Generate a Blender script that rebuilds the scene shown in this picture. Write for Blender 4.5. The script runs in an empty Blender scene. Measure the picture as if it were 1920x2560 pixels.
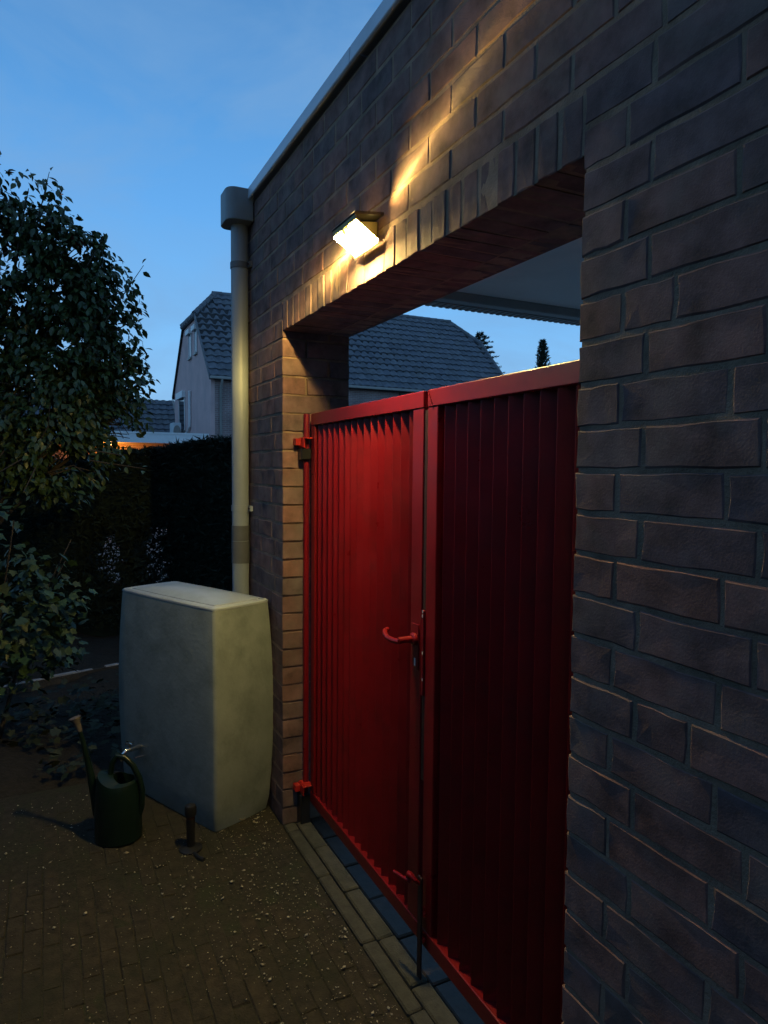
import bpy, bmesh, math, random
import numpy as np
from mathutils import Vector, Matrix, noise

random.seed(7)
rng = np.random.default_rng(11)
sc = bpy.context.scene
COL = sc.collection
R_ = math.radians

# ------------------------------------------------------------------ camera
F = 1706.0                       # focal length in pixels of a 1920 x 2560 frame
CAM = Vector((0, 0, 1.525))
RIGHT = Vector((-0.44139, -0.89727, 0.00903)); UP = Vector((0.05878, -0.01888, 0.99809))
BACK = Vector((-0.89539, 0.44108, 0.06108))
cd = bpy.data.cameras.new('camera'); cam = bpy.data.objects.new('camera', cd); COL.objects.link(cam)
cam.matrix_world = Matrix(((RIGHT.x, UP.x, BACK.x, CAM.x), (RIGHT.y, UP.y, BACK.y, CAM.y), (RIGHT.z, UP.z, BACK.z, CAM.z), (0, 0, 0, 1)))
cd.sensor_fit = 'VERTICAL'; cd.sensor_height = 36; cd.sensor_width = 27; cd.lens = F / 2560 * 36
cd.clip_start = 0.05; cd.clip_end = 3000
sc.camera = cam
def proj(p):
    v = Vector(p) - CAM; z = -v.dot(BACK)
    if z < 0.05: return (-9999, -9999, 1e9)
    return (960 + F * v.dot(RIGHT) / z, 1280 - F * v.dot(UP) / z, z)
def in_frame(p, m=60):
    x, y, z = proj(p); return -m < x < 1920 + m and -m < y < 2560 + m

# ------------------------------------------------------------------ dusk sky
wd = bpy.data.worlds.new('World'); sc.world = wd; wd.use_nodes = True
nt = wd.node_tree; N = nt.nodes; L = nt.links
bg = N['Background']; bg.inputs[1].default_value = 1.0
tc = N.new('ShaderNodeTexCoord'); sep = N.new('ShaderNodeSeparateXYZ'); L.new(tc.outputs['Generated'], sep.inputs[0])
asn = N.new('ShaderNodeMath'); asn.operation = 'ARCSINE'; L.new(sep.outputs[2], asn.inputs[0])
mr = N.new('ShaderNodeMath'); mr.operation = 'MULTIPLY'; L.new(asn.outputs[0], mr.inputs[0]); mr.inputs[1].default_value = 2 / math.pi
ramp = N.new('ShaderNodeValToRGB'); L.new(mr.outputs[0], ramp.inputs[0])
e = ramp.color_ramp; e.elements[0].position = 0; e.elements[0].color = (.40, .66, .86, 1)
e.elements[1].position = 1; e.elements[1].color = (.085, .125, .20, 1)
for p, c in ((.06, (.29, .60, .96)), (.13, (.205, .52, .95)), (.22, (.135, .415, .865)), (.33, (.088, .30, .67)), (.5, (.078, .185, .38))):
    q = e.elements.new(p); q.color = (*c, 1)
# thin, slightly mauve wisps
mp = N.new('ShaderNodeMapping'); mp.inputs['Scale'].default_value = (2.2, 2.2, 4.5); L.new(tc.outputs['Generated'], mp.inputs[0])
ns = N.new('ShaderNodeTexNoise'); ns.inputs['Scale'].default_value = 1.6; ns.inputs['Detail'].default_value = 7; ns.inputs['Roughness'].default_value = .55; ns.inputs['Distortion'].default_value = .4
L.new(mp.outputs[0], ns.inputs[0])
wr = N.new('ShaderNodeMapRange'); wr.inputs[1].default_value = .42; wr.inputs[2].default_value = .74; wr.inputs[3].default_value = 0; wr.inputs[4].default_value = .75
L.new(ns.outputs[0], wr.inputs[0])
mx = N.new('ShaderNodeMixRGB'); L.new(wr.outputs[0], mx.inputs[0]); L.new(ramp.outputs[0], mx.inputs[1]); mx.inputs[2].default_value = (.21, .40, .68, 1)
L.new(mx.outputs[0], bg.inputs[0])

# very weak afterglow from the set sun
sd = bpy.data.lights.new('sun', 'SUN'); sd.energy = .012; sd.angle = R_(25); sd.color = (1, .8, .65)
sun = bpy.data.objects.new('sun', sd); COL.objects.link(sun); sun.rotation_euler = (R_(80), 0, R_(-60))

sc.view_settings.view_transform = 'Standard'; sc.view_settings.look = 'None'
sc.view_settings.gamma = 1; sc.view_settings.exposure = 0; sc.view_settings.use_curve_mapping = False
sc.cycles.use_denoising = True
sc.cycles.max_bounces = 8; sc.cycles.diffuse_bounces = 4; sc.cycles.sample_clamp_indirect = 6

LAMP_STRENGTH = 800
STREAK_W = 30
PATIO_W = 130

# ------------------------------------------------------------------ materials
def pmat(name, cols, rough=.8, nscale=30, namt=.25, bump=0, bscale=80, bdist=.004, metal=0, spec=.4, var=0.0, stain=None, rvar=0, stretch=None, coat=0):
    """cols: one colour or several between which each piece picks at random; noise, relief, stains on top"""
    m = bpy.data.materials.new(name); m.use_nodes = True
    t = m.node_tree; n = t.nodes; l = t.links; b = n['Principled BSDF']
    geo = n.new('ShaderNodeNewGeometry'); oi = n.new('ShaderNodeObjectInfo')
    ad = n.new('ShaderNodeMath'); ad.operation = 'ADD'; l.new(oi.outputs['Random'], ad.inputs[0]); l.new(geo.outputs['Random Per Island'], ad.inputs[1])
    fr = n.new('ShaderNodeMath'); fr.operation = 'FRACT'; l.new(ad.outputs[0], fr.inputs[0])
    if isinstance(cols[0], (int, float)): cols = [cols]
    rp = n.new('ShaderNodeValToRGB'); cr = rp.color_ramp
    cr.elements[0].color = (*cols[0], 1); cr.elements[1].color = (*cols[-1], 1)
    for i in range(1, len(cols) - 1):
        q = cr.elements.new(i / (len(cols) - 1)); q.color = (*cols[i], 1)
    l.new(fr.outputs[0], rp.inputs[0])
    pos = geo.outputs['Position']
    if stretch:
        mp = n.new('ShaderNodeMapping'); mp.inputs['Scale'].default_value = stretch; l.new(pos, mp.inputs[0]); pos = mp.outputs[0]
    nz = n.new('ShaderNodeTexNoise'); nz.inputs['Scale'].default_value = nscale; nz.inputs['Detail'].default_value = 6; nz.inputs['Roughness'].default_value = .6
    l.new(pos, nz.inputs[0])
    mrg = n.new('ShaderNodeMapRange'); l.new(nz.outputs[0], mrg.inputs[0]); mrg.inputs[1].default_value = .3; mrg.inputs[2].default_value = .7
    mrg.inputs[3].default_value = 1 - namt; mrg.inputs[4].default_value = 1 + namt
    hs = n.new('ShaderNodeHueSaturation'); l.new(rp.outputs[0], hs.inputs['Color']); l.new(mrg.outputs[0], hs.inputs['Value'])
    out = hs.outputs[0]
    if stain:
        sn = n.new('ShaderNodeTexNoise'); sn.inputs['Scale'].default_value = stain[1]; sn.inputs['Detail'].default_value = 8; sn.inputs['Roughness'].default_value = .65
        l.new(pos, sn.inputs[0])
        sm = n.new('ShaderNodeMapRange'); l.new(sn.outputs[0], sm.inputs[0]); sm.inputs[1].default_value = .48; sm.inputs[2].default_value = .68; sm.inputs[3].default_value = 0; sm.inputs[4].default_value = stain[2]
        mxx = n.new('ShaderNodeMixRGB'); l.new(sm.outputs[0], mxx.inputs[0]); l.new(out, mxx.inputs[1]); mxx.inputs[2].default_value = (*stain[0], 1); out = mxx.outputs[0]
    l.new(out, b.inputs['Base Color'])
    b.inputs['Roughness'].default_value = rough; b.inputs['Metallic'].default_value = metal; b.inputs['Specular IOR Level'].default_value = spec
    if coat: b.inputs['Coat Weight'].default_value = coat; b.inputs['Coat Roughness'].default_value = .15
    if rvar:
        rr = n.new('ShaderNodeMapRange'); l.new(nz.outputs[0], rr.inputs[0]); rr.inputs[1].default_value = .3; rr.inputs[2].default_value = .7
        rr.inputs[3].default_value = max(.02, rough - rvar); rr.inputs[4].default_value = min(1, rough + rvar); l.new(rr.outputs[0], b.inputs['Roughness'])
    if bump:
        bn = n.new('ShaderNodeTexNoise'); bn.inputs['Scale'].default_value = bscale; bn.inputs['Detail'].default_value = 7; bn.inputs['Roughness'].default_value = .6
        l.new(pos, bn.inputs[0])
        bp = n.new('ShaderNodeBump'); bp.inputs['Strength'].default_value = bump; bp.inputs['Distance'].default_value = bdist
        l.new(bn.outputs[0], bp.inputs['Height']); l.new(bp.outputs[0], b.inputs['Normal'])
    return m

M = {}
M['brick'] = pmat('brick clay', [(.132, .080, .072), (.165, .086, .071), (.102, .071, .072), (.185, .091, .072), (.122, .081, .078)], .93, 14, .5, .4, 260, .0022, stain=((.175, .14, .115), 8, .5))
M['mortar'] = pmat('lime mortar', (.235, .155, .105), .95, 10, .45, .8, 160, .003, stain=((.07, .075, .05), 6, .5))
M['red'] = pmat('red gloss paint', (.17, .004, .0075), .34, 8, .10, .12, 14, .004, spec=.5, rvar=.08, stain=((.085, .006, .007), 7, .55))
M['reddk'] = pmat('red paint worn', (.36, .018, .014), .4, 30, .3, .35, 90, .003, rvar=.1)
M['chip'] = pmat('bare chipped steel', (.55, .5, .5), .5, 40, .2)
M['black'] = pmat('black plastic', (.012, .012, .013), .38, 40, .2, .1, 90)
M['blackmetal'] = pmat('dark steel', (.03, .012, .011), .5, 40, .3, .2, 60)
M['pipe'] = pmat('grey drainpipe plastic', (.24, .275, .30), .45, 9, .10, .05, 30, stain=((.17, .19, .20), 5, .45), stretch=(1, 1, .25))
M['hopper'] = pmat('grey hopper plastic', (.19, .215, .23), .45, 9, .12, .05, 30, stain=((.14, .155, .16), 5, .4))
M['coupler'] = pmat('darker grey plastic', (.10, .105, .11), .5, 20, .1)
M['alu'] = pmat('pale coated aluminium', (.50, .54, .60), .4, 8, .08, stain=((.36, .37, .38), 6, .3))
M['ceil'] = pmat('white soffit board', (.75, .73, .70), .8, 6, .07, stain=((.45, .44, .42), 3, .3))
M['butt'] = pmat('stone grey plastic', (.22, .245, .225), .55, 10, .12, .3, 60, .005, stain=((.125, .145, .13), 6, .7), rvar=.06)
M['lid'] = pmat('grey plastic lid', (.33, .37, .39), .36, 12, .10, .15, 60, .002, stain=((.25, .27, .27), 8, .4))
M['chrome'] = pmat('chromed brass', (.75, .72, .66), .18, 40, .1, metal=1)
M['can'] = pmat('dark green plastic', (.004, .013, .009), .36, 20, .15, .08, 60, rvar=.08)
M['rose'] = pmat('pale rose plastic', (.10, .085, .08), .5, 30, .2)
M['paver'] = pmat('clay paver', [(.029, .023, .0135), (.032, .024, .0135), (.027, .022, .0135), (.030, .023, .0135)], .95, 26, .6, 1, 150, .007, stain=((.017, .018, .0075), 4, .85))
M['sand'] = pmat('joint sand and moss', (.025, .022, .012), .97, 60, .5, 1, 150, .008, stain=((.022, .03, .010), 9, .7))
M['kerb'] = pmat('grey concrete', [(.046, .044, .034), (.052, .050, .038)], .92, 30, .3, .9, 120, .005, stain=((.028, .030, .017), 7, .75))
M['concrete'] = pmat('pale concrete drive', (.48, .46, .43), .9, 5, .15)
M['patio'] = pmat('pale patio paving', (.20, .14, .11), .8, 3, .3)
M['blue'] = pmat('blue engineering brick', [(.078, .048, .031), (.088, .055, .036)], .55, 30, .25, .4, 90, .003, stain=((.05, .055, .05), 10, .5))
M['soil'] = pmat('garden soil', (.022, .017, .011), .97, 20, .4, 1, 40, .02)
M['pebble'] = pmat('pale chippings', [(.33, .29, .21), (.46, .41, .31), (.20, .16, .10), (.38, .32, .23)], .8, 60, .2)
M['leaf'] = pmat('tree leaf', [(.034, .060, .016), (.046, .078, .022), (.028, .048, .016), (.062, .088, .020)], .42, 20, .25, spec=.5)
M['leafred'] = pmat('reddish young leaf', (.11, .022, .02), .5, 20, .2)
M['shrub'] = pmat('shrub leaf', [(.026, .058, .022), (.036, .068, .022), (.022, .050, .028), (.050, .064, .018)], .5, 20, .25, spec=.4)
M['ivy'] = pmat('low leaf', [(.010, .020, .008), (.032, .036, .010), (.008, .017, .007)], .6, 20, .25)
M['conifer'] = pmat('conifer needles', [(.010, .020, .010), (.014, .026, .013), (.007, .015, .008)], .8, 12, .4)
M['bark'] = pmat('bark', (.055, .042, .030), .95, 30, .4, 1, 60, .01)
M['board'] = pmat('weathered pale board', (.36, .33, .32), .8, 14, .2, .4, 60, stain=((.06, .06, .05), 9, .8))
M['white'] = pmat('white render', (.55, .52, .50), .85, 10, .15)
M['plaster'] = pmat('mauve painted render', (.58, .39, .37), .9, 1.2, .10, .2, 30, .01, stain=((.35, .285, .29), .7, .4))
M['whitepaint'] = pmat('white painted wood', (.72, .72, .72), .5, 6, .06)
M['glass'] = pmat('dark window glass', (.02, .022, .025), .08, 3, .1, spec=.6)
M['tile'] = pmat('dark concrete roof tile', [(.115, .125, .15), (.14, .15, .17), (.095, .105, .125)], .75, 5, .3, .3, 20, .01, stain=((.12, .12, .11), 1.6, .5))
M['roofdeck'] = pmat('roof underlay', (.028, .028, .030), .9, 5, .2)
M['gutter'] = pmat('grey gutter', (.30, .29, .27), .5, 5, .1)
M['ac'] = pmat('white appliance metal', (.62, .66, .68), .45, 8, .06)
M['awning'] = pmat('dark green blind', (.02, .05, .04), .7, 5, .2)
M['solar'] = pmat('solar cell', (.012, .015, .03), .15, 60, .3)

# house brick: courses too fine to tell apart at that distance
def brickwork_mat(name, c1, c2, mortar):
    m = bpy.data.materials.new(name); m.use_nodes = True; t = m.node_tree; n = t.nodes; l = t.links; b = n['Principled BSDF']
    g = n.new('ShaderNodeNewGeometry'); s = n.new('ShaderNodeSeparateXYZ'); l.new(g.outputs['Position'], s.inputs[0])
    a = n.new('ShaderNodeMath'); a.operation = 'ADD'; l.new(s.outputs[0], a.inputs[0]); l.new(s.outputs[1], a.inputs[1])
    cb = n.new('ShaderNodeCombineXYZ'); l.new(a.outputs[0], cb.inputs[0]); l.new(s.outputs[2], cb.inputs[1])
    br = n.new('ShaderNodeTexBrick'); l.new(cb.outputs[0], br.inputs[0]); br.inputs['Scale'].default_value = 1
    br.inputs['Color1'].default_value = (*c1, 1); br.inputs['Color2'].default_value = (*c2, 1); br.inputs['Mortar'].default_value = (*mortar, 1)
    br.inputs['Brick Width'].default_value = .22; br.inputs['Row Height'].default_value = .075; br.inputs['Mortar Size'].default_value = .008
    nz = n.new('ShaderNodeTexNoise'); nz.inputs['Scale'].default_value = 1.5; nz.inputs['Detail'].default_value = 6; l.new(g.outputs['Position'], nz.inputs[0])
    mr = n.new('ShaderNodeMapRange'); l.new(nz.outputs[0], mr.inputs[0]); mr.inputs[1].default_value = .3; mr.inputs[2].default_value = .7; mr.inputs[3].default_value = .75; mr.inputs[4].default_value = 1.25
    hs = n.new('ShaderNodeHueSaturation'); l.new(br.outputs[0], hs.inputs['Color']); l.new(mr.outputs[0], hs.inputs['Value']); l.new(hs.outputs[0], b.inputs['Base Color'])
    bp = n.new('ShaderNodeBump'); bp.inputs['Strength'].default_value = .6; bp.inputs['Distance'].default_value = .02; bp.invert = True; l.new(br.outputs['Fac'], bp.inputs['Height']); l.new(bp.outputs[0], b.inputs['Normal'])
    b.inputs['Roughness'].default_value = .9
    return m
M['housebrick'] = brickwork_mat('house brick', (.30, .20, .185), (.24, .165, .155), (.36, .32, .31))

def emit(name, col, s):
    m = bpy.data.materials.new(name); m.use_nodes = True; b = m.node_tree.nodes['Principled BSDF']
    b.inputs['Base Color'].default_value = (.8, .75, .6, 1); b.inputs['Emission Color'].default_value = (*col, 1); b.inputs['Emission Strength'].default_value = s
    return m
M['led'] = emit('lit LED panel', (1, .75, .25), LAMP_STRENGTH)
M['amberbody'] = pmat('yellowish lamp body', (.32, .24, .10), .45, 30, .15)
M['globe'] = emit('lit patio globe', (1, .5, .12), 30)
M['sensor'] = pmat('sensor dome', (.8, .62, .2), .3, 30, .1)

# ------------------------------------------------------------------ helpers
def org(o): return Vector(o['_org']) if o is not None and '_org' in o else Vector((0, 0, 0))
def tag(o, label=None, cat=None, group=None, kind=None):
    if label: o['label'] = label
    if cat: o['category'] = cat
    if group: o['group'] = group
    if kind: o['kind'] = kind
    return o
def thing(name, label, cat, loc, group=None):
    o = bpy.data.objects.new(name, None); COL.objects.link(o); o.location = loc; o.empty_display_size = .1
    ORG[o.name] = Vector(loc)
    return tag(o, label, cat, group)
ORG = {}
def link(name, me, parent=None, loc=None, rot=None):
    o = bpy.data.objects.new(name, me); COL.objects.link(o)
    base = Vector((0, 0, 0))
    if parent is not None:
        o.parent = parent; base = ORG[parent.name]
        o.location = (Vector(loc) - base) if loc is not None else (0, 0, 0)
    elif loc is not None: o.location = loc
    if rot is not None: o.rotation_euler = rot
    ORG[o.name] = Vector(loc) if loc is not None else base
    return o

class MB:
    """collects shapes in world coordinates; build() links them as one mesh object"""
    def __init__(s): s.v = []; s.f = []
    def add(s, vs, fs):
        b = len(s.v); s.v += [tuple(v) for v in vs]; s.f += [tuple(i + b for i in f) for f in fs]; return s
    def box(s, x0, x1, y0, y1, z0, z1, M_=None):
        vs = [Vector((x, y, z)) for x in (x0, x1) for y in (y0, y1) for z in (z0, z1)]
        if M_ is not None: vs = [M_ @ v for v in vs]
        return s.add(vs, [(0, 1, 3, 2), (4, 6, 7, 5), (0, 4, 5, 1), (2, 3, 7, 6), (0, 2, 6, 4), (1, 5, 7, 3)])
    def tube(s, pts, r, n=12, caps=True):
        pts = [Vector(p) for p in pts]
        rs = r if isinstance(r, (list, tuple)) else [r] * len(pts)
        rings = []
        up = None
        for i, p in enumerate(pts):
            t = (pts[min(i + 1, len(pts) - 1)] - pts[max(i - 1, 0)]).normalized()
            if up is None: up = Vector((0, 0, 1)) if abs(t.z) < .9 else Vector((1, 0, 0))
            a = t.cross(up).normalized(); b = a.cross(t).normalized(); up = b
            rings.append([p + (a * math.cos(q) + b * math.sin(q)) * rs[i] for q in [2 * math.pi * k / n for k in range(n)]])
        fs = []
        for i in range(len(rings) - 1):
            for k in range(n): fs.append((i * n + k, i * n + (k + 1) % n, (i + 1) * n + (k + 1) % n, (i + 1) * n + k))
        vs = [v for rg in rings for v in rg]
        if caps: fs += [tuple(range(n))[::-1], tuple(range((len(rings) - 1) * n, len(rings) * n))]
        return s.add(vs, fs)
    def lathe(s, prof, c, n=24, sx=1, sy=1, M_=None):
        vs = []; fs = []
        for (r, z) in prof:
            for k in range(n):
                q = 2 * math.pi * k / n; v = Vector((r * math.cos(q) * sx, r * math.sin(q) * sy, z))
                vs.append((M_ @ v if M_ is not None else v) + Vector(c))
        for i in range(len(prof) - 1):
            for k in range(n): fs.append((i * n + k, i * n + (k + 1) % n, (i + 1) * n + (k + 1) % n, (i + 1) * n + k))
        fs += [tuple(range(n))[::-1], tuple(range((len(prof) - 1) * n, len(prof) * n))]
        return s.add(vs, fs)
    def prism(s, poly, d):
        """poly: coplanar 3D points; extruded by vector d"""
        n = len(poly); d = Vector(d); vs = [Vector(p) for p in poly]; vs += [v + d for v in vs]
        return s.add(vs, [tuple(range(n))[::-1], tuple(range(n, 2 * n))] + [(i, (i + 1) % n, n + (i + 1) % n, n + i) for i in range(n)])
    def mesh(s, name, mat, o=Vector((0, 0, 0)), bevel=0, smooth=False, seg=1):
        me = bpy.data.meshes.new(name); me.from_pydata([(v[0] - o.x, v[1] - o.y, v[2] - o.z) for v in s.v], [], s.f)
        bm = bmesh.new(); bm.from_mesh(me); bmesh.ops.recalc_face_normals(bm, faces=bm.faces)
        if bevel: bmesh.ops.bevel(bm, geom=[e for e in bm.edges if len(e.link_faces) == 2 and e.calc_face_angle(0) > .6], offset=bevel, segments=seg, profile=.5, affect='EDGES', clamp_overlap=True)
        bm.to_mesh(me); bm.free()
        if smooth:
            for p in me.polygons: p.use_smooth = True
            me.set_sharp_from_angle(angle=R_(38))
        me.materials.append(mat); return me
    def build(s, name, mat, parent=None, bevel=0, smooth=False, seg=1, kind=None):
        o = ORG[parent.name] if parent is not None else Vector((0, 0, 0))
        ob = link(name, s.mesh(name, mat, o, bevel, smooth, seg), parent)
        if kind: ob['kind'] = kind
        return ob
def raw_mesh(name, V, Fc, mat):
    """many equal-sided faces from numpy arrays"""
    me = bpy.data.meshes.new(name); V = np.asarray(V, np.float32); Fc = np.asarray(Fc, np.int32)
    k = Fc.shape[1]
    me.vertices.add(len(V)); me.vertices.foreach_set('co', V.ravel())
    me.loops.add(Fc.size); me.loops.foreach_set('vertex_index', Fc.ravel())
    me.polygons.add(len(Fc)); me.polygons.foreach_set('loop_start', np.arange(0, Fc.size, k, dtype=np.int32))
    me.update(calc_edges=True); me.validate(); me.materials.append(mat)
    return me
def struct(name, mb, mat, **k):
    o = mb.build(name, mat, **k); o['kind'] = 'structure'; return o

# ================================================================== GROUND
g = MB()
xs = [-300, -40, -8, 60, 300]; 
g.add([(x, y, -.06) for x in (-400, 500) for y in (-450, 450)], [(0, 1, 3, 2)])
struct('ground', g, M['soil'])
# planting bed: uneven soil beside the paving
g = MB(); nx, ny = 46, 40; vs = []
for i in range(nx):
    for j in range(ny):
        x = 2.9 + 8 * i / (nx - 1); y = -2.6 + 6.2 * j / (ny - 1)
        edge = min(1, max(0, (x - 3.45 + .35 * max(0, y - .15)) / .25))
        z = -.05 + edge * (.075 + .06 * noise.noise((x * 1.7, y * 1.7, 0)) + .03 * noise.noise((x * 6, y * 6, 3)))
        if (Vector((x, y, 0)) - Vector((5.116, -2.404, 0))).dot(Vector((-.821, .5706, 0))) < -.3: z = -.055
        vs.append((x, y, z))
g.add(vs, [(i * ny + j, (i + 1) * ny + j, (i + 1) * ny + j + 1, i * ny + j + 1) for i in range(nx - 1) for j in range(ny - 1)])
struct('planting_bed', g, M['soil'], smooth=True)
# paving bed, pavers
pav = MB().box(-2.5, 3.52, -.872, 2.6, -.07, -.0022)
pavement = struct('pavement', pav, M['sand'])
def paver_mesh(lx, ly, sd):
    r = random.Random(sd); bm = MB(); n = []
    j = lambda a: r.uniform(-a, a)
    bot = [(-lx / 2, -ly / 2), (0, -ly / 2), (lx / 2, -ly / 2), (lx / 2, ly / 2), (0, ly / 2), (-lx / 2, ly / 2)]
    o = [(x + j(.0015), y + j(.0015)) for x, y in bot]
    c = .003
    t = [(x - math.copysign(c, x) * (abs(x) > 1e-3) + j(.0015), y - math.copysign(c, y) + j(.0015)) for x, y in o]
    vs = [(x, y, -.03) for x, y in o] + [(x, y, -.0045 + j(.0015)) for x, y in o] + [(x, y, j(.0012)) for x, y in t]
    fs = [(i, (i + 1) % 6, 6 + (i + 1) % 6, 6 + i) for i in range(6)] + [(6 + i, 6 + (i + 1) % 6, 12 + (i + 1) % 6, 12 + i) for i in range(6)] + [(12, 13, 16, 17), (13, 14, 15, 16)]
    return bm.add(vs, fs).mesh('paver', M['paver'])
pm = [paver_mesh(.200, .0525, s) for s in range(8)]
slots = []
px_, py_ = .2020, .0540
for j in range(44):
    y = -.872 - .006 + py_ * (j + .5) + .004
    for i in range(26):
        x = -1.6 + px_ * i + (px_ / 2 if j % 2 else 0) + random.uniform(-.003, .003)
        if x > 3.45 - .35 * max(0, y - .15): continue
        if x < .2 and not in_frame((x, y, 0), 300): continue
        slots.append((not in_frame((x, y, 0), 30), proj((x, y, 0))[2], x, y))
slots.sort()
rest = MB()
def joined(mb, me, loc, rz=0, ry=0):
    Mx = Matrix.Translation(loc) @ Matrix.Rotation(rz, 4, 'Z') @ Matrix.Rotation(ry, 4, 'Y')
    mb.add([Mx @ v.co for v in me.vertices], [tuple(p.vertices) for p in me.polygons])
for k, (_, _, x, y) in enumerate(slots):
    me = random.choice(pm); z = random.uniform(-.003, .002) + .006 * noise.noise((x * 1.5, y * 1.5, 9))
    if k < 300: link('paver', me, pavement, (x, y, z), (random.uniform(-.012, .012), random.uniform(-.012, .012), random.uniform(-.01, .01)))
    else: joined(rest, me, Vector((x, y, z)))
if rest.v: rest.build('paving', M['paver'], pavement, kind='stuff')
# threshold: two rows of concrete setts and a row of blue bricks below the gate
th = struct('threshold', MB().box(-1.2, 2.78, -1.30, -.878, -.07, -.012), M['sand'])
def sett(x0, x1, y0, y1, mat, zt, nm):
    c = Vector(((x0 + x1) / 2, (y0 + y1) / 2, zt))
    b = MB().box(x0, x1, y0, y1, zt - .05, zt + random.uniform(-.002, .002)); 
    b.v = [(v[0] + random.uniform(-.002, .002), v[1] + random.uniform(-.0015, .0015), v[2] + random.uniform(-.001, .001)) for v in b.v]
    link(nm, b.mesh(nm, mat, c, bevel=.005), th, c)
x = -.9
while x < 2.72:
    w = random.uniform(.28, .40); sett(x, min(x + w, 2.74), -.930, -.880, M['kerb'], .003, 'kerb_stone'); x += w + .006
x = -.7
while x < 2.70:
    w = random.uniform(.20, .36); sett(x, min(x + w, 2.74), -.993, -.934, M['kerb'], .006, 'kerb_stone'); x += w + .006
x = -.8
while x < 2.74:
    sett(x, min(x + .215, 2.745), -1.110, -.999, M['blue'], -.001, 'blue_brick'); x += .225
# unseen drive beyond the gate, made pale to bounce light onto the soffit
struct('driveway', MB().box(-3, 14, -14, -1.302, -.07, -.015), M['concrete'])

# ================================================================== GARAGE
XJ0, XJ1, ZL, YF, YB = .983, 2.748, 2.096, -.880, -1.180
ZC, CH = 1.528, .0768
garage = thing('garage', 'purplish brown brick garage wall with a gateway opening and pale roof edge', 'garage', (1.9, -1.03, 0))
core = MB()
cf = YF - .0022
core.box(-1.3, XJ0 - .006, YB, cf, -.05, 2.76)
core.box(XJ1 + .006, 3.49, YB, cf, -.05, 2.76)
core.box(XJ0 - .006, XJ1 + .006, YB, cf, ZL + .0012, 2.76)
core.build('wall', M['mortar'], garage)
BR = []      # (x, y, z, class key, rot)
def brick_mesh(lx, lz, d, sd):
    r = random.Random(sd); j = lambda a: r.uniform(-a, a); n = []
    for t in (-.5, -.17, .17): n.append((t * lx, -lz / 2))
    n += [(lx / 2, -lz / 2), (lx / 2, 0)]
    for t in (.5, .17, -.17): n.append((t * lx, lz / 2))
    n += [(-lx / 2, lz / 2), (-lx / 2, 0)]
    m = len(n)
    o = [(x + j(.0022), z + j(.0018)) for x, z in n]
    q = [(x * (1 - .0028 / (lx / 2)) + j(.0014), z * (1 - .0028 / (lz / 2)) + j(.0011)) for x, z in o]
    vs = [(x, -d, z) for x, z in n] + [(x, -.0024 + j(.0006), z) for x, z in o] + [(x, j(.0006), z) for x, z in q] + [(-lx * .2, j(.001), j(.008)), (lx * .2, j(.001), j(.008))]
    fs = [(i, (i + 1) % m, m + (i + 1) % m, m + i) for i in range(m)] + [(m + i, m + (i + 1) % m, 2 * m + (i + 1) % m, 2 * m + i) for i in range(m)]
    a = 2 * m; L_, R2 = 3 * m, 3 * m + 1
    ring = [a + i for i in range(m)]
    for i in range(m):
        u, w = ring[i], ring[(i + 1) % m]
        mid = (n[i][0] + n[(i + 1) % m][0]) / 2
        if mid < -1e-6: fs.append((u, w, L_))
        elif mid > 1e-6: fs.append((u, w, R2))
        else: fs.append((u, w, R2, L_) if n[i][1] < 0 else (u, w, L_, R2))
    return MB().add(vs, fs).mesh('brick', M['brick'])
BM = {}
def bmesh_for(lx, lz, d):
    k = (round(lx, 3), round(lz, 3), round(d, 3))
    if k not in BM: BM[k] = [brick_mesh(*k, hash(k) % 1000 + i) for i in range(5)]
    return BM[k]
BH = CH - .0090
def row(z0, z1): return (z0 + z1) / 2
for k in range(-20, 16):
    z = ZC + CH * (k + .5)
    A = (k % 2 == 1)           # header at the jamb, else three-quarter brick
    first = .100 if A else .154
    # right of the opening
    if z < ZL + .0 or True:
        if k <= 8:
            x = XJ0
            BR.append((x - first / 2, z, first, BH, .20 if A else .097))
            x -= first + .009; i = 0
            while x > -1.25:
                l = .100 if (i == 0 and k in (3, -6, -13)) else .2025
                BR.append((x - l / 2, z, l, BH, .09)); x -= l + .0085; i += 1
            # left pier
            x = XJ1
            BR.append((x + first / 2, z, first, BH, .20 if A else .097)); x += first + .009
            if k > -20:
                if A: BR.append(('rev', -1.0905 - .0445, z, .089, BH, .06))
                else: BR.append(('rev', -.9875 - .095, z, .190, BH, .06))
            while x < 3.48:
                l = min(.2025, 3.492 - x)
                if l > .03: BR.append((x + l / 2, z, l, BH, .09))
                x += .211
        else:
            x = XJ0 + 1.9 + (.0 if A else .0525)
            x = XJ1 + .80 - (.0 if A else .1055)
            xx = x
            while xx > -1.25:
                l = .2025
                xr = min(xx, 3.492)
                if xr - (xx - l) > .03: BR.append((xr / 2 + (xx - l) / 2, z, xr - (xx - l), BH, .09))
                xx -= l + .0085
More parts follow.
